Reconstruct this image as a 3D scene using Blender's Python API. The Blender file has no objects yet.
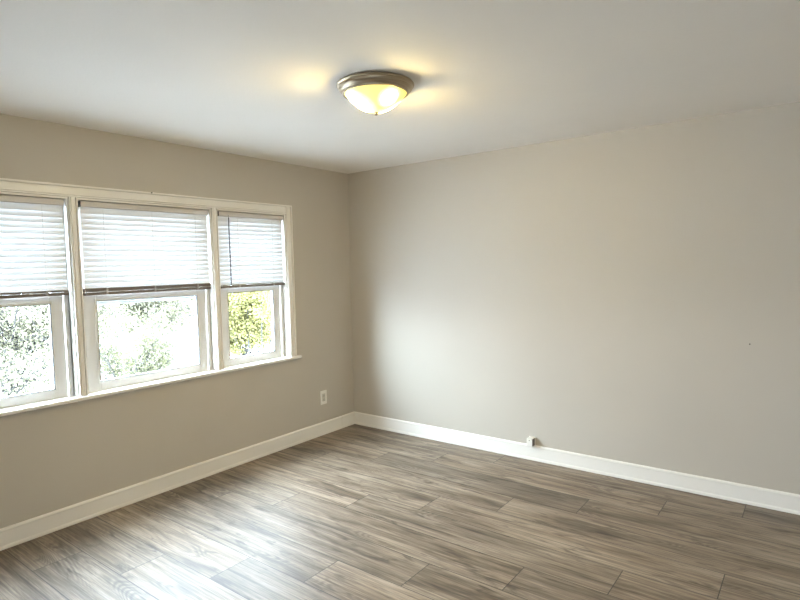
import bpy, bmesh, math, random
from mathutils import Vector, Matrix

scene = bpy.context.scene
col = scene.collection
rnd = random.Random(7)

# ------------------------------------------------------------------ camera
cam_data = bpy.data.cameras.new('camera')
cam = bpy.data.objects.new('camera', cam_data)
col.objects.link(cam)
RIGHT = Vector((0.7972616, 0.6032096, -0.0226313))
UP = Vector((-0.0189719, 0.0625130, 0.9978638))
FWD = Vector((-0.6033358, 0.7951291, -0.0612833))
cm = Matrix.Identity(4)
for i in range(3):
    cm[i][0], cm[i][1], cm[i][2] = RIGHT[i], UP[i], -FWD[i]
    cm[i][3] = (3.65538, -4.02774, 1.54455)[i]
cam.matrix_world = cm
cam_data.sensor_width = 36.0
cam_data.lens = 36.0 * 556.0587 / 800.0
cam_data.clip_start = 0.05
cam_data.clip_end = 300
scene.camera = cam

# ------------------------------------------------------------------ world, exposure
world = bpy.data.worlds.new('sky')
scene.world = world
world.use_nodes = True
wn = world.node_tree
wn.nodes.clear()
w_out = wn.nodes.new('ShaderNodeOutputWorld')
w_bg = wn.nodes.new('ShaderNodeBackground')
# overcast sky: brighter and cooler overhead than at the horizon
w_tc = wn.nodes.new('ShaderNodeTexCoord')
w_sep = wn.nodes.new('ShaderNodeSeparateXYZ')
w_ramp = wn.nodes.new('ShaderNodeValToRGB')
w_ramp.color_ramp.elements[0].position = 0.0
w_ramp.color_ramp.elements[0].color = (0.43, 0.495, 0.58, 1)
w_ramp.color_ramp.elements[1].position = 0.7
w_ramp.color_ramp.elements[1].color = (0.71, 0.85, 1.0, 1)
wn.links.new(w_tc.outputs['Generated'], w_sep.inputs[0])
wn.links.new(w_sep.outputs['Z'], w_ramp.inputs['Fac'])
# broad glow of the sun behind the haze, low along the window side of the house
w_dot = wn.nodes.new('ShaderNodeVectorMath')
w_dot.operation = 'DOT_PRODUCT'
w_dot.inputs[1].default_value = Vector((-0.34, -0.87, 0.36)).normalized()
wn.links.new(w_tc.outputs['Generated'], w_dot.inputs[0])
w_glow = wn.nodes.new('ShaderNodeValToRGB')
w_glow.color_ramp.interpolation = 'EASE'
w_glow.color_ramp.elements[0].position = 0.90
w_glow.color_ramp.elements[0].color = (0, 0, 0, 1)
w_glow.color_ramp.elements[1].position = 0.985
w_glow.color_ramp.elements[1].color = (0.66, 0.86, 1.0, 1)
wn.links.new(w_dot.outputs['Value'], w_glow.inputs['Fac'])
w_sum = wn.nodes.new('ShaderNodeMix')
w_sum.data_type = 'RGBA'
w_sum.blend_type = 'ADD'
w_sum.clamp_result = False
w_sum.inputs[0].default_value = 0.40
w_sum.clamp_factor = False
wn.links.new(w_ramp.outputs['Color'], w_sum.inputs[6])
wn.links.new(w_glow.outputs['Color'], w_sum.inputs[7])
wn.links.new(w_sum.outputs[2], w_bg.inputs['Color'])
w_bg.inputs['Strength'].default_value = 75.0
wn.links.new(w_bg.outputs[0], w_out.inputs[0])

scene.view_settings.view_transform = 'Standard'
scene.view_settings.look = 'None'
scene.view_settings.exposure = 0.10
scene.view_settings.gamma = 1.0
scene.view_settings.use_curve_mapping = False
scene.cycles.max_bounces = 14
scene.cycles.diffuse_bounces = 8
scene.cycles.transparent_max_bounces = 24
scene.cycles.sample_clamp_indirect = 12.0

# room dimensions
H = 2.44
RX = 4.55         # right wall
FY = -5.2         # wall behind the camera


def portal(name, loc, rot, sx, sy):
    d = bpy.data.lights.new(name, 'AREA')
    d.shape = 'RECTANGLE'
    d.size, d.size_y = sx, sy
    d.cycles.is_portal = True
    o = bpy.data.objects.new(name, d)
    o.location = loc
    o.rotation_euler = rot
    col.objects.link(o)
    return o


# sky portals in the window openings: they only steer the sampling of the sky
portal('window_portal', (-0.17, -2.0, 1.4), (0, -math.pi / 2, 0), 1.24, 2.40)


portal('window_portal', (4.075, FY - 0.17, 1.4), (math.pi / 2, 0, 0), 0.56, 0.72)


# ------------------------------------------------------------------ materials
def new_mat(name):
    m = bpy.data.materials.new(name)
    m.use_nodes = True
    nt = m.node_tree
    bs = nt.nodes['Principled BSDF']
    return m, nt, bs


def srgb(r, g, b):
    def f(c):
        c /= 255.0
        return c / 12.92 if c <= 0.04045 else ((c + 0.055) / 1.055) ** 2.4
    return (f(r), f(g), f(b), 1)


def obj_coords(nt, scale=(1, 1, 1)):
    tc = nt.nodes.new('ShaderNodeTexCoord')
    mp = nt.nodes.new('ShaderNodeMapping')
    mp.inputs['Scale'].default_value = scale
    nt.links.new(tc.outputs['Object'], mp.inputs['Vector'])
    return mp.outputs['Vector']


def noise(nt, vec, scale, detail=3.0, rough=0.5, dist=0.0):
    n = nt.nodes.new('ShaderNodeTexNoise')
    n.inputs['Scale'].default_value = scale
    n.inputs['Detail'].default_value = detail
    n.inputs['Roughness'].default_value = rough
    n.inputs['Distortion'].default_value = dist
    nt.links.new(vec, n.inputs['Vector'])
    return n.outputs['Fac']


def ramp(nt, fac, stops):
    r = nt.nodes.new('ShaderNodeValToRGB')
    els = r.color_ramp.elements
    while len(els) < len(stops):
        els.new(0.5)
    for e, (p, c) in zip(els, stops):
        e.position = p
        e.color = c if len(c) == 4 else (*c, 1)
    nt.links.new(fac, r.inputs['Fac'])
    return r.outputs['Color']


def bump(nt, bs, height, strength, distance):
    b = nt.nodes.new('ShaderNodeBump')
    b.inputs['Strength'].default_value = strength
    b.inputs['Distance'].default_value = distance
    nt.links.new(height, b.inputs['Height'])
    nt.links.new(b.outputs['Normal'], bs.inputs['Normal'])


def paint(name, color, rough=0.6, tex=120.0, strength=0.15, vary=0.04):
    m, nt, bs = new_mat(name)
    v = obj_coords(nt)
    n = noise(nt, v, 1.3, 4)
    lo = tuple(c * (1 - vary) for c in color[:3])
    hi = tuple(min(1, c * (1 + vary)) for c in color[:3])
    nt.links.new(ramp(nt, n, [(0.3, lo), (0.7, hi)]), bs.inputs['Base Color'])
    bs.inputs['Roughness'].default_value = rough
    if strength:
        bump(nt, bs, noise(nt, v, tex, 2), strength, 0.002)
    return m


M = {}
M['wall'] = paint('greige_wall_paint', (0.53, 0.482, 0.418), 0.62, 160, 0.18, 0.02)
M['ceiling'] = paint('ceiling_paint', (0.84, 0.792, 0.725), 0.8, 90, 0.25, 0.02)
M['trim'] = paint('white_trim_paint', (0.86, 0.825, 0.775), 0.35, 40, 0.04, 0.02)
M['vinyl'] = paint('white_vinyl', (0.74, 0.73, 0.71), 0.35, 40, 0.0, 0.01)
M['plastic'] = paint('white_plastic', (0.86, 0.83, 0.78), 0.4, 40, 0.0, 0.01)
M['rail'] = paint('darkened_blind_rail', (0.17, 0.14, 0.12), 0.45, 40, 0.0, 0.02)  # white rail seen against the light; its shade is put into the colour
M['headrail'] = paint('blind_headrail', (0.62, 0.58, 0.55), 0.4, 40, 0.0, 0.02)
M['clip'] = paint('cord_clip', (0.32, 0.29, 0.27), 0.5, 40, 0.0, 0.02)
M['cord'] = paint('blind_cord', (0.82, 0.82, 0.80), 0.8, 40, 0.0, 0.02)
M['dark'] = paint('dark_metal', (0.03, 0.028, 0.026), 0.45, 40, 0.0, 0.05)
M['wand'] = paint('grey_wand', (0.16, 0.17, 0.18), 0.25, 40, 0.0, 0.03)
M['gasket'] = paint('window_gasket', (0.05, 0.05, 0.05), 0.7, 40, 0.0, 0.03)
M['slotgrey'] = paint('outlet_face', (0.62, 0.59, 0.53), 0.4, 40, 0.0, 0.02)
M['bark'] = paint('bark', (0.014, 0.012, 0.010), 0.9, 30, 0.3, 0.2)
M['ground'] = paint('pale_concrete', (0.69, 0.70, 0.74), 0.9, 12, 0.3, 0.08)
M['siding'] = paint('exterior_siding', (0.6, 0.6, 0.58), 0.7, 30, 0.1, 0.03)
M['fence'] = paint('weathered_wood', (0.10, 0.09, 0.08), 0.9, 30, 0.3, 0.15)


def slat_material():
    m, nt, bs = new_mat('white_blind_slat')
    out = nt.nodes['Material Output']
    bs.inputs['Base Color'].default_value = (0.84, 0.85, 0.86, 1)
    bs.inputs['Roughness'].default_value = 0.4
    tr = nt.nodes.new('ShaderNodeBsdfTranslucent')
    tr.inputs['Color'].default_value = (0.84, 0.86, 0.88, 1)
    mx = nt.nodes.new('ShaderNodeMixShader')
    mx.inputs[0].default_value = 0.125
    nt.links.new(bs.outputs[0], mx.inputs[1])
    nt.links.new(tr.outputs[0], mx.inputs[2])
    nt.links.new(mx.outputs[0], out.inputs['Surface'])
    return m


def glass_material():
    m, nt, bs = new_mat('window_glass')
    out = nt.nodes['Material Output']
    nt.nodes.remove(bs)
    t = nt.nodes.new('ShaderNodeBsdfTransparent')
    t.inputs['Color'].default_value = (0.95, 0.97, 0.965, 1)
    g = nt.nodes.new('ShaderNodeBsdfGlossy')
    g.inputs['Roughness'].default_value = 0.02
    fr = nt.nodes.new('ShaderNodeFresnel')
    fr.inputs['IOR'].default_value = 1.35
    mx = nt.nodes.new('ShaderNodeMixShader')
    # reflect only where the ray enters a pane, so thin panes do not mirror from within
    geo = nt.nodes.new('ShaderNodeNewGeometry')
    inv = nt.nodes.new('ShaderNodeMath')
    inv.operation = 'SUBTRACT'
    inv.inputs[0].default_value = 1.0
    nt.links.new(geo.outputs['Backfacing'], inv.inputs[1])
    mul = nt.nodes.new('ShaderNodeMath')
    mul.operation = 'MULTIPLY'
    nt.links.new(fr.outputs[0], mul.inputs[0])
    nt.links.new(inv.outputs[0], mul.inputs[1])
    nt.links.new(mul.outputs[0], mx.inputs[0])
    nt.links.new(t.outputs[0], mx.inputs[1])
    nt.links.new(g.outputs[0], mx.inputs[2])
    nt.links.new(mx.outputs[0], out.inputs['Surface'])
    return m


def metal_material():
    m, nt, bs = new_mat('brushed_nickel')
    v = obj_coords(nt, (1, 1, 30))
    n = noise(nt, v, 8, 3)
    nt.links.new(ramp(nt, n, [(0.3, (0.34, 0.27, 0.18)), (0.7, (0.46, 0.38, 0.27))]), bs.inputs['Base Color'])
    bs.inputs['Metallic'].default_value = 0.85
    bs.inputs['Roughness'].default_value = 0.42
    return m


def lamp_glass_material():
    # frosted glass bowl: bright bulb spots, yellow between, all painted as emission
    m, nt, bs = new_mat('lit_frosted_glass')
    bs.inputs['Base Color'].default_value = (0.85, 0.82, 0.72, 1)
    bs.inputs['Roughness'].default_value = 0.25
    tc = nt.nodes.new('ShaderNodeTexCoord')
    facs = []
    for p, k in (((-0.050, -0.064, -0.098), 0.80), ((0.101, -0.023, -0.088), 1.25), ((0.0, 0.085, -0.098), 0.70)):  # third spot added at the back to spread glow on the ceiling
        d = nt.nodes.new('ShaderNodeVectorMath')
        d.operation = 'DISTANCE'
        d.inputs[1].default_value = p
        nt.links.new(tc.outputs['Object'], d.inputs[0])
        q = nt.nodes.new('ShaderNodeMath')
        q.operation = 'MULTIPLY'
        q.inputs[1].default_value = k
        nt.links.new(d.outputs['Value'], q.inputs[0])
        facs.append(q.outputs[0])
    m0 = nt.nodes.new('ShaderNodeMath')
    m0.operation = 'MINIMUM'
    nt.links.new(facs[1], m0.inputs[0])
    nt.links.new(facs[2], m0.inputs[1])
    facs[1] = m0.outputs[0]
    mn = nt.nodes.new('ShaderNodeMath')
    mn.operation = 'MINIMUM'
    nt.links.new(facs[0], mn.inputs[0])
    nt.links.new(facs[1], mn.inputs[1])
    c = ramp(nt, mn.outputs[0], [(0.030, (1.0, 0.76, 0.27)), (0.042, (0.16, 0.13, 0.05)), (0.058, (0.0050, 0.0045, 0.0020)), (0.080, (0.0021, 0.0018, 0.0002))])
    nt.links.new(c, bs.inputs['Emission Color'])
    bs.inputs['Emission Strength'].default_value = 370.0
    return m


def leaf_material(name, a, b, c):
    m, nt, bs = new_mat(name)
    out = nt.nodes['Material Output']
    v = obj_coords(nt)
    n = noise(nt, v, 11.0, 4, 0.7)
    colr = ramp(nt, n, [(0.34, a), (0.5, b), (0.66, c)])
    nt.links.new(colr, bs.inputs['Base Color'])
    bs.inputs['Roughness'].default_value = 0.7
    tr = nt.nodes.new('ShaderNodeBsdfTranslucent')
    nt.links.new(colr, tr.inputs['Color'])
    mx = nt.nodes.new('ShaderNodeMixShader')
    mx.inputs[0].default_value = 0.4
    nt.links.new(bs.outputs[0], mx.inputs[1])
    nt.links.new(tr.outputs[0], mx.inputs[2])
    nt.links.new(mx.outputs[0], out.inputs['Surface'])
    return m


def floor_material():
    m, nt, bs = new_mat('grey_brown_plank_floor')
    N, L = nt.nodes, nt.links

    def math_(op, a, b=None, c=None):
        n = N.new('ShaderNodeMath')
        n.operation = op
        for i, x in enumerate((a, b, c)):
            if x is None:
                continue
            if isinstance(x, (int, float)):
                n.inputs[i].default_value = x
            else:
                L.new(x, n.inputs[i])
        return n.outputs[0]

    tc = N.new('ShaderNodeTexCoord')
    sp = N.new('ShaderNodeSeparateXYZ')
    L.new(tc.outputs['Object'], sp.inputs[0])
    X, Y = sp.outputs['X'], sp.outputs['Y']
    W, PL = 0.248, 1.656
    t = math_('DIVIDE', math_('SUBTRACT', 0.008, Y), W)
    j = math_('FLOOR', t)
    fv = math_('SUBTRACT', t, j)
    u = math_('DIVIDE', math_('SUBTRACT', X, math_('SUBTRACT', 1.65, math_('MULTIPLY', j, 0.414))), PL)
    k = math_('FLOOR', u)
    fu = math_('SUBTRACT', u, k)
    # distance to the nearest seam, in metres
    dv = math_('MULTIPLY', math_('MINIMUM', fv, math_('SUBTRACT', 1.0, fv)), W)
    du = math_('MULTIPLY', math_('MINIMUM', fu, math_('SUBTRACT', 1.0, fu)), PL)
    d = math_('MINIMUM', dv, du)
    gap = math_('LESS_THAN', d, 0.0022)
    cmb = N.new('ShaderNodeCombineXYZ')
    L.new(j, cmb.inputs[0])
    L.new(k, cmb.inputs[1])
    wnz = N.new('ShaderNodeTexWhiteNoise')
    wnz.noise_dimensions = '2D'
    L.new(cmb.outputs[0], wnz.inputs['Vector'])
    rv = wnz.outputs['Value']
    rs = N.new('ShaderNodeSeparateXYZ')
    L.new(wnz.outputs['Color'], rs.inputs[0])

    def grain_vec(sx, sy):
        c = N.new('ShaderNodeCombineXYZ')
        L.new(math_('ADD', math_('MULTIPLY', X, sx), math_('MULTIPLY', rs.outputs[0], 37.0)), c.inputs[0])
        L.new(math_('MULTIPLY', math_('MULTIPLY', math_('SUBTRACT', fv, 0.5), W), sy), c.inputs[1])
        L.new(math_('MULTIPLY', rv, 23.0), c.inputs[2])
        return c.outputs[0]

    broad = noise(nt, grain_vec(1.5, 13.0), 1.0, 4, 0.55, 0.6)
    streak = noise(nt, grain_vec(2.6, 75.0), 1.0, 5, 0.7, 0.3)
    fine = noise(nt, grain_vec(12.0, 300.0), 1.0, 3, 0.6)
    # cathedral figure: rings of a stretched, distorted field
    field = noise(nt, grain_vec(1.1, 5.5), 1.0, 1, 0.4, 0.2)
    rings = math_('SINE', math_('MULTIPLY', field, 230.0))
    rings = math_('MULTIPLY_ADD', rings, 0.5, 0.5)
    figmask = math_('SMOOTH_MIN', 1.0, math_('MAXIMUM', 0.0, math_('MULTIPLY', math_('SUBTRACT', noise(nt, grain_vec(2.2, 9.0), 1.0, 1, 0.4), 0.56), 9.0)), 0.1)
    knot = noise(nt, grain_vec(4.2, 19.0), 1.0, 3, 0.55, 0.9)
    knotm = math_('MAXIMUM', 0.0, math_('MINIMUM', 1.0, math_('MULTIPLY', math_('SUBTRACT', knot, 0.575), 7.0)))

    base = ramp(nt, broad, [(0.28, (0.080, 0.056, 0.037)), (0.45, (0.212, 0.167, 0.124)), (0.72, (0.345, 0.288, 0.229))])

    def mixc(fac, a, b, mode='MIX'):
        n = N.new('ShaderNodeMix')
        n.data_type = 'RGBA'
        n.blend_type = mode
        if isinstance(fac, (int, float)):
            n.inputs['Factor'].default_value = fac
        else:
            L.new(fac, n.inputs['Factor'])
        for s, x in (('A', a), ('B', b)):
            sock = [q for q in n.inputs if q.name == s and q.type == 'RGBA'][0]
            if isinstance(x, tuple):
                sock.default_value = x
            else:
                L.new(x, sock)
        return [q for q in n.outputs if q.type == 'RGBA'][0]

    c = mixc(0.75, base, ramp(nt, streak, [(0.32, (0.50, 0.48, 0.46)), (0.62, (1.25, 1.25, 1.25))]), 'MULTIPLY')
    c = mixc(0.6, c, ramp(nt, fine, [(0.3, (0.62, 0.61, 0.60)), (0.65, (1.2, 1.2, 1.2))]), 'MULTIPLY')
    mid = noise(nt, grain_vec(1.4, 130.0), 1.0, 3, 0.6, 0.2)
    c = mixc(0.7, c, ramp(nt, mid, [(0.35, (0.62, 0.60, 0.58)), (0.6, (1.22, 1.22, 1.22))]), 'MULTIPLY')
    c = mixc(math_('MULTIPLY', math_('MULTIPLY', rings, figmask), 0.55), c, (0.075, 0.056, 0.042, 1))
    c = mixc(math_('MULTIPLY', knotm, 0.72), c, (0.045, 0.030, 0.020, 1))
    tone = ramp(nt, rv, [(0.0, (0.80, 0.80, 0.80)), (0.5, (1.0, 0.99, 0.97)), (1.0, (1.16, 1.13, 1.10))])
    c = mixc(1.0, c, tone, 'MULTIPLY')
    c = mixc(math_('MULTIPLY', gap, 0.9), c, (0.03, 0.024, 0.02, 1))
    L.new(c, bs.inputs['Base Color'])
    rr = math_('MULTIPLY_ADD', streak, 0.10, 0.43)
    L.new(rr, bs.inputs['Roughness'])
    bs.inputs['Specular IOR Level'].default_value = 0.47
    h = math_('SUBTRACT', math_('MULTIPLY', fine, 0.25), math_('MULTIPLY', gap, 1.0))
    bump(nt, bs, h, 0.25, 0.0015)
    return m


M['slat'] = slat_material()
M['glass'] = glass_material()
M['metal'] = metal_material()
M['lampglass'] = lamp_glass_material()
M['floor'] = floor_material()
M['leaf_pale'] = leaf_material('pale_leaves', (0.044, 0.041, 0.029), (0.080, 0.074, 0.044), (0.105, 0.095, 0.046))
M['leaf_lime'] = leaf_material('far_pale_leaves', (0.036, 0.034, 0.019), (0.062, 0.059, 0.029), (0.080, 0.075, 0.030))
M['leaf_yellow'] = leaf_material('yellow_leaves', (0.062, 0.055, 0.012), (0.118, 0.107, 0.028), (0.132, 0.120, 0.040))
M['leaf_green'] = leaf_material('grey_green_leaves', (0.022, 0.030, 0.020), (0.062, 0.074, 0.054), (0.08, 0.09, 0.072))


# ------------------------------------------------------------------ mesh helpers
class MB:
    def __init__(self):
        self.bm = bmesh.new()

    def box(self, x0, x1, y0, y1, z0, z1, bev=0.0):
        r = bmesh.ops.create_cube(self.bm, size=1.0)
        vs = r['verts']
        for v in vs:
            v.co = Vector((x0 + (v.co.x + 0.5) * (x1 - x0), y0 + (v.co.y + 0.5) * (y1 - y0), z0 + (v.co.z + 0.5) * (z1 - z0)))
        if bev:
            es = list({e for v in vs for e in v.link_edges})
            bmesh.ops.bevel(self.bm, geom=es, offset=bev, segments=2, affect='EDGES', profile=0.6)
        return self

    def prism(self, pts, axis, a, b):
        """extrude a closed 2-D outline; axis 'x': pts=(y,z); 'y': pts=(x,z); 'z': pts=(x,y)"""
        def mk(p, t):
            return {'x': (t, p[0], p[1]), 'y': (p[0], t, p[1]), 'z': (p[0], p[1], t)}[axis]
        A = [self.bm.verts.new(mk(p, a)) for p in pts]
        Bv = [self.bm.verts.new(mk(p, b)) for p in pts]
        n = len(pts)
        self.bm.faces.new(A)
        self.bm.faces.new(Bv[::-1])
        for i in range(n):
            self.bm.faces.new((A[i], Bv[i], Bv[(i + 1) % n], A[(i + 1) % n]))
        return self

    def lathe(self, prof, seg=72, center=(0, 0, 0)):
        cx, cy, cz = center
        rings = []
        for r, z in prof:
            if r < 1e-6:
                rings.append([self.bm.verts.new((cx, cy, cz + z))])
            else:
                rings.append([self.bm.verts.new((cx + r * math.cos(2 * math.pi * i / seg), cy + r * math.sin(2 * math.pi * i / seg), cz + z)) for i in range(seg)])
        for a, b in zip(rings, rings[1:]):
            for i in range(seg):
                i2 = (i + 1) % seg
                if len(a) == 1 and len(b) == 1:
                    continue
                if len(a) == 1:
                    self.bm.faces.new((a[0], b[i2], b[i]))
                elif len(b) == 1:
                    self.bm.faces.new((a[i], a[i2], b[0]))
                else:
                    self.bm.faces.new((a[i], a[i2], b[i2], b[i]))
        return self

    def tube(self, pts, radii, seg=6):
        rings = []
        pts = [Vector(p) for p in pts]
        for i, p in enumerate(pts):
            d = (pts[min(i + 1, len(pts) - 1)] - pts[max(i - 1, 0)]).normalized()
            ref = Vector((0, 0, 1)) if abs(d.z) < 0.9 else Vector((1, 0, 0))
            s = d.cross(ref).normalized()
            t = s.cross(d)
            r = radii[i] if isinstance(radii, (list, tuple)) else radii
            rings.append([self.bm.verts.new(p + r * (math.cos(2 * math.pi * k / seg) * s + math.sin(2 * math.pi * k / seg) * t)) for k in range(seg)])
        for a, b in zip(rings, rings[1:]):
            for k in range(seg):
                self.bm.faces.new((a[k], a[(k + 1) % seg], b[(k + 1) % seg], b[k]))
        self.bm.faces.new(rings[0][::-1])
        self.bm.faces.new(rings[-1])
        return self

    def build(self, name, mat, parent=None, smooth=False, origin=None):
        bm = self.bm
        bmesh.ops.recalc_face_normals(bm, faces=bm.faces[:])
        me = bpy.data.meshes.new(name)
        if origin is not None:
            bmesh.ops.translate(bm, verts=bm.verts[:], vec=-Vector(origin))
        bm.to_mesh(me)
        bm.free()
        me.materials.append(mat)
        if smooth:
            for p in me.polygons:
                p.use_smooth = True
            try:
                me.set_sharp_from_angle(angle=math.radians(35))
            except Exception:
                pass
        o = bpy.data.objects.new(name, me)
        col.objects.link(o)
        if origin is not None:
            o.location = origin
        if parent is not None:
            o.parent = parent
        return o


def tag(o, label, cat, group=None, kind=None):
    o['label'] = label
    o['category'] = cat
    if group:
        o['group'] = group
    if kind:
        o['kind'] = kind
    return o


def struct(o, label, cat):
    o['kind'] = 'structure'
    o['label'] = label
    o['category'] = cat
    return o


def empty(name, loc=(0, 0, 0), rz=0.0):
    o = bpy.data.objects.new(name, None)
    o.empty_display_size = 0.1
    o.location = loc
    o.rotation_euler = (0, 0, rz)
    col.objects.link(o)
    return o


# ------------------------------------------------------------------ room shell
T = 0.16
W0, W1 = -3.205, -0.795           # rough opening of the triple window (y)
WZ0, WZ1 = 0.755, 2.015           # and its height
FX0, FX1, FZ0, FZ1 = 3.80, 4.35, 1.05, 1.75   # opening of the added fill window behind the camera

struct(MB().box(0, RX, FY, 0, -0.12, 0).build('floor', M['floor']),
       'grey-brown wood plank floor laid parallel to the bare wall', 'floor')
struct(MB().box(-T, RX + T, FY - T, T, H, H + 0.12).build('ceiling', M['ceiling']),
       'off-white painted ceiling with one flush light', 'ceiling')
b = MB()
b.box(-T, 0, FY - T, W0, -0.12, H)
b.box(-T, 0, W1, T, -0.12, H)
b.box(-T, 0, W0, W1, -0.12, WZ0)
b.box(-T, 0, W0, W1, WZ1, H)
struct(b.build('wall_left', M['wall']), 'greige painted wall around the triple window', 'wall')
struct(MB().box(0, RX + T, 0, T, -0.12, H).build('wall_back', M['wall']),
       'bare greige painted wall facing the camera', 'wall')
struct(MB().box(RX, RX + T, FY - T, 0, -0.12, H).build('wall_right', M['wall']),
       'greige painted wall to the right of the camera', 'wall')
b = MB()
b.box(0, FX0, FY - T, FY, -0.12, H)
b.box(FX1, RX, FY - T, FY, -0.12, H)
b.box(FX0, FX1, FY - T, FY, -0.12, FZ0)
b.box(FX0, FX1, FY - T, FY, FZ1, H)
struct(b.build('wall_front', M['wall']), 'greige painted wall behind the camera', 'wall')


# baseboards: flat board with a bead on top and a shoe strip at the floor
def base_profile(s=1.0):
    return [(0, 0), (0.015, 0), (0.0158, 0.006), (0.0152, 0.013), (0.0128, 0.019), (0.0105, 0.021), (0.0105, 0.100),
            (0.0125, 0.103), (0.0130, 0.109), (0.0105, 0.115), (0.006, 0.119), (0, 0.120)]


b = MB()
b.prism(base_profile(), 'y', FY, -0.1905)
b.prism(base_profile(), 'y', -0.1885, 0.0)
struct(b.build('baseboard_left', M['trim']), 'white baseboard under the triple window', 'baseboard')
b = MB()
b.prism([(-p[0], p[1]) for p in base_profile()], 'x', 0.0106, RX)
struct(b.build('baseboard_back', M['trim']), 'white baseboard along the bare wall', 'baseboard')
b = MB()
b.prism([(RX - p[0], p[1]) for p in base_profile()], 'y', FY + 0.016, -0.016)
struct(b.build('baseboard_right', M['trim']), 'white baseboard to the right of the camera', 'baseboard')
b = MB()
b.prism([(FY + p[0], p[1]) for p in base_profile()], 'x', 0.016, RX - 0.016)
struct(b.build('baseboard_front', M['trim']), 'white baseboard behind the camera', 'baseboard')


# ------------------------------------------------------------------ window casing and stool
def casing_v(y0, y1, z0, z1, out0, out1):
    """upright casing on wall_left; out0/out1: raised back band on that edge"""
    b = MB()
    b.box(0, 0.004, y0, y1, z0, z1)
    wa = 0.013 if out0 else 0.008
    wb = 0.013 if out1 else 0.008
    b.box(0, 0.023 if out0 else 0.0165, y0, y0 + wa, z0, z1, 0.003)
    b.box(0, 0.023 if out1 else 0.0165, y1 - wb, y1, z0, z1, 0.003)
    b.box(0, 0.0135, y0 + wa + 0.0035, y1 - wb - 0.0035, z0, z1, 0.0025)
    return b


CZ0, CZ1, COUT = 0.782, 2.008, 2.081
struct(casing_v(-0.805, -0.743, CZ0, COUT, False, True).build('trim_1', M['trim']), 'white casing on the right of the triple window', 'trim')
struct(casing_v(-3.257, -3.195, CZ0, COUT, True, False).build('trim_2', M['trim']), 'white casing on the left of the triple window', 'trim')
b = MB()
b.box(0, 0.004, -3.195, -0.805, CZ1, COUT)
b.box(0, 0.0135, -3.195, -0.805, CZ1 + 0.0115, COUT - 0.0165, 0.0025)
b.box(0, 0.0225, -3.257, -0.743, COUT - 0.013, COUT, 0.003)
b.box(0, 0.0165, -3.195, -0.805, CZ1, CZ1 + 0.008, 0.003)
struct(b.build('trim_3', M['trim']), 'white head casing across the top of the triple window', 'trim')
MU = ((-2.522, -2.474), (-1.530, -1.482))
struct(casing_v(MU[0][0], MU[0][1], CZ0, CZ1, False, False).build('trim_4', M['trim']), 'white post between the left and middle windows', 'trim')
struct(casing_v(MU[1][0], MU[1][1], CZ0, CZ1, False, False).build('trim_5', M['trim']), 'white post between the middle and right windows', 'trim')
b = MB()
prof = [(-0.14, 0.757), (0.026, 0.757), (0.033, 0.760), (0.036, 0.766), (0.036, 0.774), (0.033, 0.780), (0.026, 0.782), (-0.14, 0.782)]
b.prism(prof, 'y', -3.20, -0.80)
prof2 = [(0.0, 0.757), (0.026, 0.757), (0.033, 0.760), (0.036, 0.766), (0.036, 0.774), (0.033, 0.780), (0.026, 0.782), (0.0, 0.782)]
b.prism(prof2, 'y', -0.80, -0.698)
b.prism(prof2, 'y', -3.302, -3.20)
struct(b.build('trim_6', M['trim'], smooth=False), 'white window stool under the triple window', 'trim')


# ------------------------------------------------------------------ double-hung windows
def ring(b, x0, x1, y0, y1, z0, z1, wl, wr, wb, wt, bev=0.003):
    b.box(x0, x1, y0, y0 + wl, z0, z1, bev)
    b.box(x0, x1, y1 - wr, y1, z0, z1, bev)
    b.box(x0, x1, y0 + wl, y1 - wr, z0, z0 + wb, bev)
    b.box(x0, x1, y0 + wl, y1 - wr, z1 - wt, z1, bev)


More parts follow.
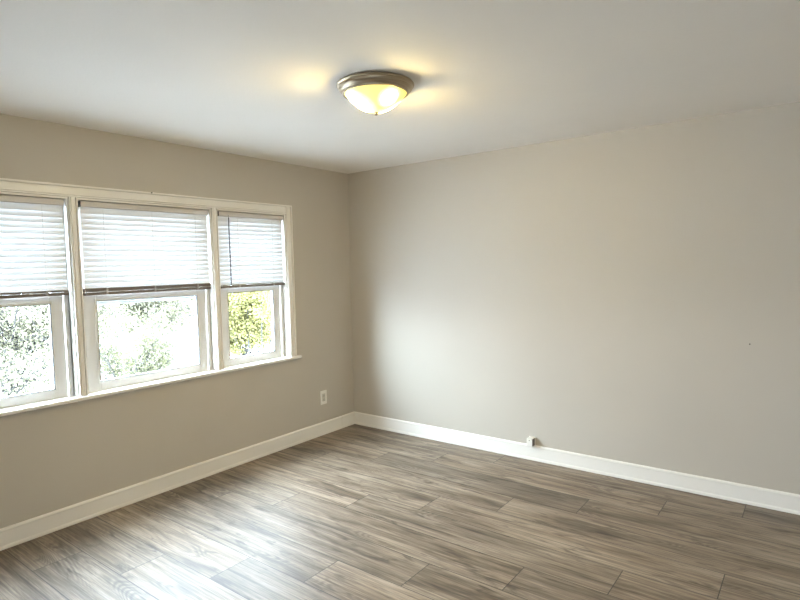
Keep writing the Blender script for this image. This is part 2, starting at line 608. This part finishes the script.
def make_window(name, label, y0, y1, z0, z1, storm=False):
    """jamb box from y0..y1, z0..z1 with two sashes; the room is on the +x side"""
    jt = 0.012
    meet = z0 + (z1 - z0) * 0.505
    b = MB()
    b.box(-0.15, 0.0, y0, y0 + jt, z0, z1)
    b.box(-0.15, 0.0, y1 - jt, y1, z0, z1)
    b.box(-0.15, 0.0, y0 + jt, y1 - jt, z1 - jt, z1)
    b.box(-0.15, -0.05, y0 + jt, y1 - jt, z0, z0 + 0.010)
    root = b.build(name, M['trim'])
    struct(root, label, 'window')
    # vinyl liner: the channel the sashes slide in
    b = MB()
    ly0, ly1 = y0 + jt, y1 - jt
    for s, ya in ((1, ly0), (-1, ly1)):
        for xa, xb, w in ((-0.052, -0.046, 0.028), (-0.092, -0.086, 0.016), (-0.135, -0.128, 0.034)):
            b.box(xa, xb, min(ya, ya + s * w), max(ya, ya + s * w), z0 + 0.010, z1 - jt, 0.0015)
        b.box(-0.135, -0.046, min(ya, ya + s * 0.006), max(ya, ya + s * 0.006), z0 + 0.010, z1 - jt)
    b.box(-0.135, -0.046, ly0, ly1, z1 - jt - 0.02, z1 - jt, 0.0015)
    b.build('jamb_liner', M['vinyl'], root)
    sy0, sy1 = ly0 + 0.030, ly1 - 0.030
    # lower sash (inner track)
    b = MB()
    ring(b, -0.085, -0.058, sy0, sy1, z0 + 0.010, meet + 0.018, 0.074, 0.074, 0.058, 0.054)
    ring(b, -0.085, -0.0545, sy0 + 0.058, sy1 - 0.058, z0 + 0.050, meet - 0.020, 0.014, 0.014, 0.014, 0.014, 0.002)
    low = b.build('lower_sash', M['vinyl'], root)
    b = MB()
    ring(b, -0.074, -0.0565, sy0 + 0.072, sy1 - 0.072, z0 + 0.064, meet - 0.034, 0.004, 0.004, 0.004, 0.004, 0)
    b.build('glazing_gasket', M['gasket'], low)
    MB().box(-0.073, -0.069, sy0 + 0.069, sy1 - 0.069, z0 + 0.061, meet - 0.031).build('glass_pane', M['glass'], low)
    # upper sash (outer track)
    b = MB()
    ring(b, -0.122, -0.094, sy0, sy1, meet - 0.018 - (0.045 if storm else 0), z1 - jt - 0.012, 0.052, 0.052, 0.034, 0.045)
    up = b.build('upper_sash', M['vinyl'], root)
    MB().box(-0.110, -0.106, sy0 + 0.045, sy1 - 0.045, meet + 0.010 - (0.045 if storm else 0), z1 - jt - 0.05).build('glass_pane', M['glass'], up)
    # sash lock on the meeting rail
    b = MB()
    yc = (y0 + y1) / 2
    b.box(-0.083, -0.062, yc - 0.028, yc + 0.028, meet + 0.018, meet + 0.026, 0.003)
    b.box(-0.080, -0.068, yc - 0.012, yc + 0.024, meet + 0.026, meet + 0.033, 0.003)
    b.build('sash_lock', M['vinyl'], low)
    return root


WB = 0.775
WT = 2.008
make_window('window_1', 'left double-hung window of the triple, cut off by the photo edge', -3.198, MU[0][0] + 0.004, WB, WT)
make_window('window_2', 'wide middle double-hung window of the triple', MU[0][1] - 0.004, MU[1][0] + 0.004, WB, WT, storm=True)
make_window('window_3', 'right double-hung window of the triple, yellow bush behind it', MU[1][1] - 0.004, -0.802, WB, WT)
# solid posts behind the mullion casing
for k, (a, c) in enumerate(MU):
    struct(MB().box(-0.15, 0.0, a + 0.004, c - 0.004, 0.782, WT).build('trim_%d' % (7 + k), M['trim']),
           ['post core between the left and middle windows', 'post core between the middle and right windows'][k], 'trim')


# unseen window added behind the camera as fill light for the room
b = MB()
fw = 0.05
b.box(FX0, FX0 + fw, FY - 0.12, FY - 0.02, FZ0, FZ1)
b.box(FX1 - fw, FX1, FY - 0.12, FY - 0.02, FZ0, FZ1)
b.box(FX0 + fw, FX1 - fw, FY - 0.12, FY - 0.02, FZ0, FZ0 + fw)
b.box(FX0 + fw, FX1 - fw, FY - 0.12, FY - 0.02, FZ1 - fw, FZ1)
w4 = b.build('fill_window', M['vinyl'])
struct(w4, 'added fill window in the wall behind the camera', 'window')
MB().box(FX0 + fw, FX1 - fw, FY - 0.08, FY - 0.076, FZ0 + fw, FZ1 - fw).build('glass_pane', M['glass'], w4)


# ------------------------------------------------------------------ venetian blinds
def make_blind(label, y0, y1, z_top, z_bot, cords, thick, wand_y=None):
    xc = -0.026
    root = empty('venetian_blind', (xc, (y0 + y1) / 2, z_bot))
    tag(root, label, 'window blind', 'half-lowered blinds in the triple window')
    inv = Vector(root.location)

    def put(b, name, mat, parent=root, smooth=False):
        bmesh.ops.translate(b.bm, verts=b.bm.verts[:], vec=-inv)
        return b.build(name, mat, parent, smooth)
    # headrail: open steel channel
    b = MB()
    b.box(xc - 0.019, xc + 0.019, y0 + 0.006, y1 - 0.003, z_top - 0.034, z_top - 0.001, 0.003)
    put(b, 'headrail', M['headrail'])
    b = MB()
    b.box(xc - 0.021, xc + 0.021, y0, y0 + 0.0055, z_top - 0.036, z_top, 0.001)
    put(b, 'mounting_bracket', M['dark'])
    # slats
    pitch, wdt = 0.0345, 0.0455
    tilt = math.radians(77)
    b = MB()
    zs = z_top - 0.052
    zl = z_bot + thick + 0.0375
    n = round((zs - zl) / pitch) + 1
    pitch = (zs - zl) / (n - 1)
    for i in range(n):
        z = zs - i * pitch
        pts = []
        for s in range(7):
            q = -0.5 + s / 6.0
            crown = 0.0030 * (1 - 4 * q * q)
            px = q * wdt * math.cos(tilt) + crown * math.sin(tilt)
            pz = -q * wdt * math.sin(tilt) + crown * math.cos(tilt)
            pts.append((xc + px, z + pz))
        back = [(p[0] - 0.0006 * math.sin(tilt), p[1] - 0.0006 * math.cos(tilt)) for p in pts[::-1]]
        b.prism(pts + back, 'y', y0 + 0.006, y1 - 0.006)
    put(b, 'slats', M['slat'])
    # gathered slats over the bottom rail, both coloured dark for backlit shade
    b = MB()
    m_ = max(1, int(thick / 0.006))
    for i in range(m_):
        z = z_bot + 0.021 + i * 0.006
        b.box(xc - 0.020, xc + 0.020, y0 + 0.006, y1 - 0.006, z, z + 0.0058, 0.0008)
    put(b, 'stacked_slats', M['rail'])
    b = MB()
    b.box(xc - 0.020, xc + 0.020, y0 + 0.004, y1 - 0.004, z_bot, z_bot + 0.019, 0.004)
    br = put(b, 'bottom_rail', M['rail'])
    for yc in cords:
        b = MB()
        b.tube([(xc + 0.021, yc, z_top - 0.03), (xc + 0.021, yc, z_bot + 0.01)], 0.0008, 5)
        b.tube([(xc - 0.021, yc, z_top - 0.03), (xc - 0.021, yc, z_bot + 0.01)], 0.0008, 5)
        put(b, 'ladder_cord', M['cord'])
        b = MB()
        b.box(xc - 0.010, xc + 0.0215, yc - 0.008, yc + 0.008, z_bot + 0.003, z_bot + thick + 0.022, 0.002)
        put(b, 'cord_clip', M['clip'], br)
    if wand_y is not None:
        b = MB()
        b.tube([(xc + 0.027, wand_y, z_top - 0.045), (xc + 0.028, wand_y, z_bot + 0.022)], 0.0048, 6)
        b.tube([(xc + 0.022, wand_y, z_top - 0.024), (xc + 0.027, wand_y, z_top - 0.046)], 0.0018, 6)
        put(b, 'tilt_wand', M['wand'])
    return root


make_blind('white venetian blind half lowered in the left window, cut off by the photo edge', -3.180, -2.540, 1.990, 1.410, (-3.05, -2.665), 0.012)
make_blind('white venetian blind half lowered in the wide middle window', -2.452, -1.546, 1.990, 1.402, (-2.315, -1.99, -1.66), 0.024)
make_blind('white venetian blind half lowered in the right window, with a dark wand', -1.462, -0.820, 1.990, 1.402, (-1.29, -0.946), 0.006, wand_y=-1.375)

# ------------------------------------------------------------------ flush-mount ceiling light
LC = (1.888, -1.859, H)
lamp = empty('ceiling_light', LC)
tag(lamp, 'round flush-mount ceiling light, nickel pan and lit frosted glass bowl', 'ceiling light')
pan = [(0.0, 0.0), (0.178, 0.0), (0.187, -0.003), (0.191, -0.008), (0.191, -0.012), (0.187, -0.015), (0.184, -0.017), (0.184, -0.020),
       (0.181, -0.027), (0.176, -0.034), (0.170, -0.040), (0.165, -0.044), (0.164, -0.047), (0.163, -0.050), (0.159, -0.052), (0.155, -0.052),
       (0.153, -0.048), (0.152, -0.030), (0.0, -0.028)]
MB().lathe(pan).build('lamp_base', M['metal'], lamp, True)
bowl = []
for i in range(21):
    t = 1 - (1 - i / 20) ** 2
    bowl.append((0.1545 * math.sqrt(1 - t), -0.046 - 0.092 * t))
MB().lathe(bowl).build('lamp_shade', M['lampglass'], lamp, True)
fin = [(0.0, -0.136), (0.010, -0.137), (0.0115, -0.141), (0.009, -0.144), (0.0095, -0.147), (0.007, -0.151), (0.0, -0.153)]
MB().lathe(fin, 24).build('finial', M['metal'], lamp, True)

# ------------------------------------------------------------------ wall outlet, cable box, nails
ol = empty('wall_outlet', (0, -0.419, 0.346))
tag(ol, 'white electrical outlet plate low on the wall right of the window', 'outlet')
MB().box(0, 0.006, -0.041, 0.041, -0.064, 0.064, 0.0025).build('cover_plate', M['plastic'], ol)
o = MB().box(0.004, 0.0085, -0.018, 0.018, -0.035, 0.035, 0.0015).build('receptacle', M['slotgrey'], ol)
o['label'] = 'greyish receptacle face'
for zc in (-0.018, 0.018):
    b = MB()
    b.box(0.0078, 0.0089, -0.0075, -0.0055, zc - 0.005, zc + 0.005)
    b.box(0.0078, 0.0089, 0.0055, 0.0075, zc - 0.004, zc + 0.004)
    b.box(0.0078, 0.0089, -0.002, 0.002, zc - 0.011, zc - 0.0075)
    b.build('socket_slots', M['gasket'], o)
for zc in (-0.048, 0.048):
    b = MB()
    r_ = bmesh.ops.create_cone(b.bm, cap_ends=True, segments=12, radius1=0.0035, radius2=0.0030, depth=0.002)
    bmesh.ops.rotate(b.bm, verts=r_['verts'], cent=(0, 0, 0), matrix=Matrix.Rotation(math.pi / 2, 3, 'Y'))
    bmesh.ops.translate(b.bm, verts=r_['verts'], vec=(0.0065, 0, zc))
    b.build('screw', M['plastic'], ol)

jb = empty('phone_jack', (1.872, 0.0, 0.120))
tag(jb, 'small white surface-mounted jack box sitting on the baseboard of the bare wall', 'wall jack')
b = MB()
b.box(-0.026, 0.026, -0.012, 0.0, 0.0, 0.066, 0.002)
b.build('back_plate', M['plastic'], jb)
b = MB()
b.box(-0.024, 0.024, -0.058, -0.010, 0.002, 0.063, 0.004)
b.build('jack_cover', M['plastic'], jb)
b = MB()
b.tube([(0, -0.0575, 0.048), (0, -0.0595, 0.048)], 0.004, 10)
b.build('screw', M['rail'], jb)
b = MB()
b.box(0.0235, 0.0246, -0.0565, -0.011, 0.0045, 0.0605, 0.0004)  # dark plate over the right side of the jack cover
b.build('dark_side_plate', M['rail'], jb)


def nail(name, p, d, label):
    b = MB()
    p, d = Vector(p), Vector(d)
    b.tube([p - 0.004 * d, p + 0.010 * d], 0.0018, 8)
    b.tube([p + 0.010 * d, p + 0.012 * d], 0.0042, 10)
    o = b.build(name, M['dark'])
    tag(o, label, 'nail')


nail('nail', (3.311, 0, 1.013), (0, -1, 0), 'small dark nail sticking out of the bare wall')
nail('nail', (0.0225, -2.004, 2.076), (1, 0, 0), 'small dark nail in the top edge of the window casing')

# ------------------------------------------------------------------ outside
GZ = -1.7
struct(MB().box(-70, -0.4, -50, 60, GZ - 0.2, GZ).build('ground', M['ground']), 'pale ground outside the windows', 'ground')


def tree(name, label, base, height, spread, n_leaf, leaf, mat, n_br, zlow, lean=(0, 0), seed=1, twig=0.012, group=None, trunk_r=0.05, stems=0):
    r = random.Random(seed)
    root = empty(name, base)
    tag(root, label, 'tree' if 'tree' in name else 'shrub', group)
    tips = []
    b = MB()
    top = Vector((lean[0] * 0.4, lean[1] * 0.4, height * 0.55))
    b.tube([(0, 0, -0.05), top * 0.5 + Vector((r.uniform(-.05, .05), r.uniform(-.05, .05), 0)), top], [trunk_r, trunk_r * 0.75, trunk_r * 0.5], 7)
    for q in range(stems):
        a = r.uniform(0, 2 * math.pi)
        p = Vector((math.cos(a), math.sin(a), 0)) * r.uniform(0.15, 0.8)
        b.tube([p, p * 1.05 + Vector((0, 0, zlow * 0.6)), p * 1.2 + Vector((0, 0, height * 0.7))], [0.028, 0.022, 0.012], 6)
    b.build('trunk', M['bark'], root)
    b = MB()
    segs = []
    for i in range(n_br):
        f = r.uniform(0.12, 1.0)
        s = top * f
        a = r.uniform(0, 2 * math.pi)
        ln = spread * r.uniform(0.55, 1.05)
        e = Vector((lean[0], lean[1], 0)) * f + Vector((math.cos(a) * ln, math.sin(a) * ln, zlow + (height - zlow) * r.uniform(0.05, 1.0)))
        mid = s.lerp(e, 0.5) + Vector((r.uniform(-.15, .15), r.uniform(-.15, .15), r.uniform(0.0, 0.3)))
        b.tube([s, mid, e], [twig * 1.6, twig, twig * 0.4], 5)
        segs.append((s, mid, e))
        for q in range(5):
            t = r.uniform(0.35, 0.95)
            p0 = s.lerp(mid, t * 2) if t < 0.5 else mid.lerp(e, t * 2 - 1)
            p1 = p0 + Vector((r.uniform(-1, 1), r.uniform(-1, 1), r.uniform(-0.5, 0.8))) * spread * 0.32
            b.tube([p0, p0.lerp(p1, 0.5) + Vector((r.uniform(-.04, .04), r.uniform(-.04, .04), 0)), p1], [twig * 0.55, twig * 0.45, twig * 0.25], 4)
            segs.append((p0, p0.lerp(p1, 0.5), p1))
    b.build('branches', M['bark'], root)
    bm = bmesh.new()
    for i in range(n_leaf):
        s, mid, e = r.choice(segs)
        t = r.uniform(0.25, 1.05)
        p = s.lerp(mid, t * 2) if t < 0.5 else mid.lerp(e, t * 2 - 1)
        p = p + Vector((r.gauss(0, 1), r.gauss(0, 1), r.gauss(0, 1))) * spread * 0.075
        if p.z < 0.05:
            continue
        ax = Vector((r.gauss(0, 1), r.gauss(0, 1), r.gauss(0, 1) - 0.3)).normalized()
        sd = ax.cross(Vector((r.gauss(0, 1), r.gauss(0, 1), r.gauss(0, 1)))).normalized()
        L = leaf * r.uniform(0.6, 1.3)
        w = L * 0.28
        nrm = ax.cross(sd)
        vs = [bm.verts.new(p), bm.verts.new(p + ax * L * 0.5 + sd * w + nrm * L * 0.06), bm.verts.new(p + ax * L), bm.verts.new(p + ax * L * 0.5 - sd * w + nrm * L * 0.06)]
        bm.faces.new((vs[0], vs[1], vs[2]))
        bm.faces.new((vs[0], vs[2], vs[3]))
    me = bpy.data.meshes.new('foliage')
    bm.to_mesh(me)
    bm.free()
    me.materials.append(mat)
    o = bpy.data.objects.new('foliage', me)
    o.parent = root
    col.objects.link(o)
    return root


tree('pale_tree', 'pale yellow-green tree with dark leaning branches outside the left window', (-10.6, 0.3, GZ), 4.4, 2.4, 60000, 0.07, M['leaf_pale'], 80, 0.0, (0, 0.7), 3, 0.018)
tree('bare_shrub', 'twiggy dark shrub outside the middle window', (-16.5, 6.6, GZ), 4.0, 2.2, 70000, 0.085, M['leaf_pale'], 140, 0.2, (0, -0.2), 5, 0.030)
tree('yellow_tree', 'loose yellow tree behind the dark shrub of the middle window', (-26.0, 12.0, GZ), 5.6, 5.0, 80000, 0.14, M['leaf_lime'], 90, 0.0, (0, 0), 8, 0.02)
tree('yellow_bush', 'bright yellow bush on thin trunks outside the right window', (-9.6, 6.0, GZ), 3.4, 1.05, 52000, 0.075, M['leaf_yellow'], 80, 1.15, (0, 0), 11, 0.014, trunk_r=0.032, stems=8)
tree('grey_green_bush', 'grey-green bush at the right edge of the right window view', (-12.9, 9.6, GZ), 3.4, 1.1, 30000, 0.085, M['leaf_green'], 40, 0.9, (0, 0), 13, 0.012)
tree('low_shrub', 'low pale shrub at the bottom of the middle window view', (-6.2, 0.95, GZ), 2.75, 1.0, 24000, 0.045, M['leaf_lime'], 50, 0.4, (0, 0.2), 17, 0.010)
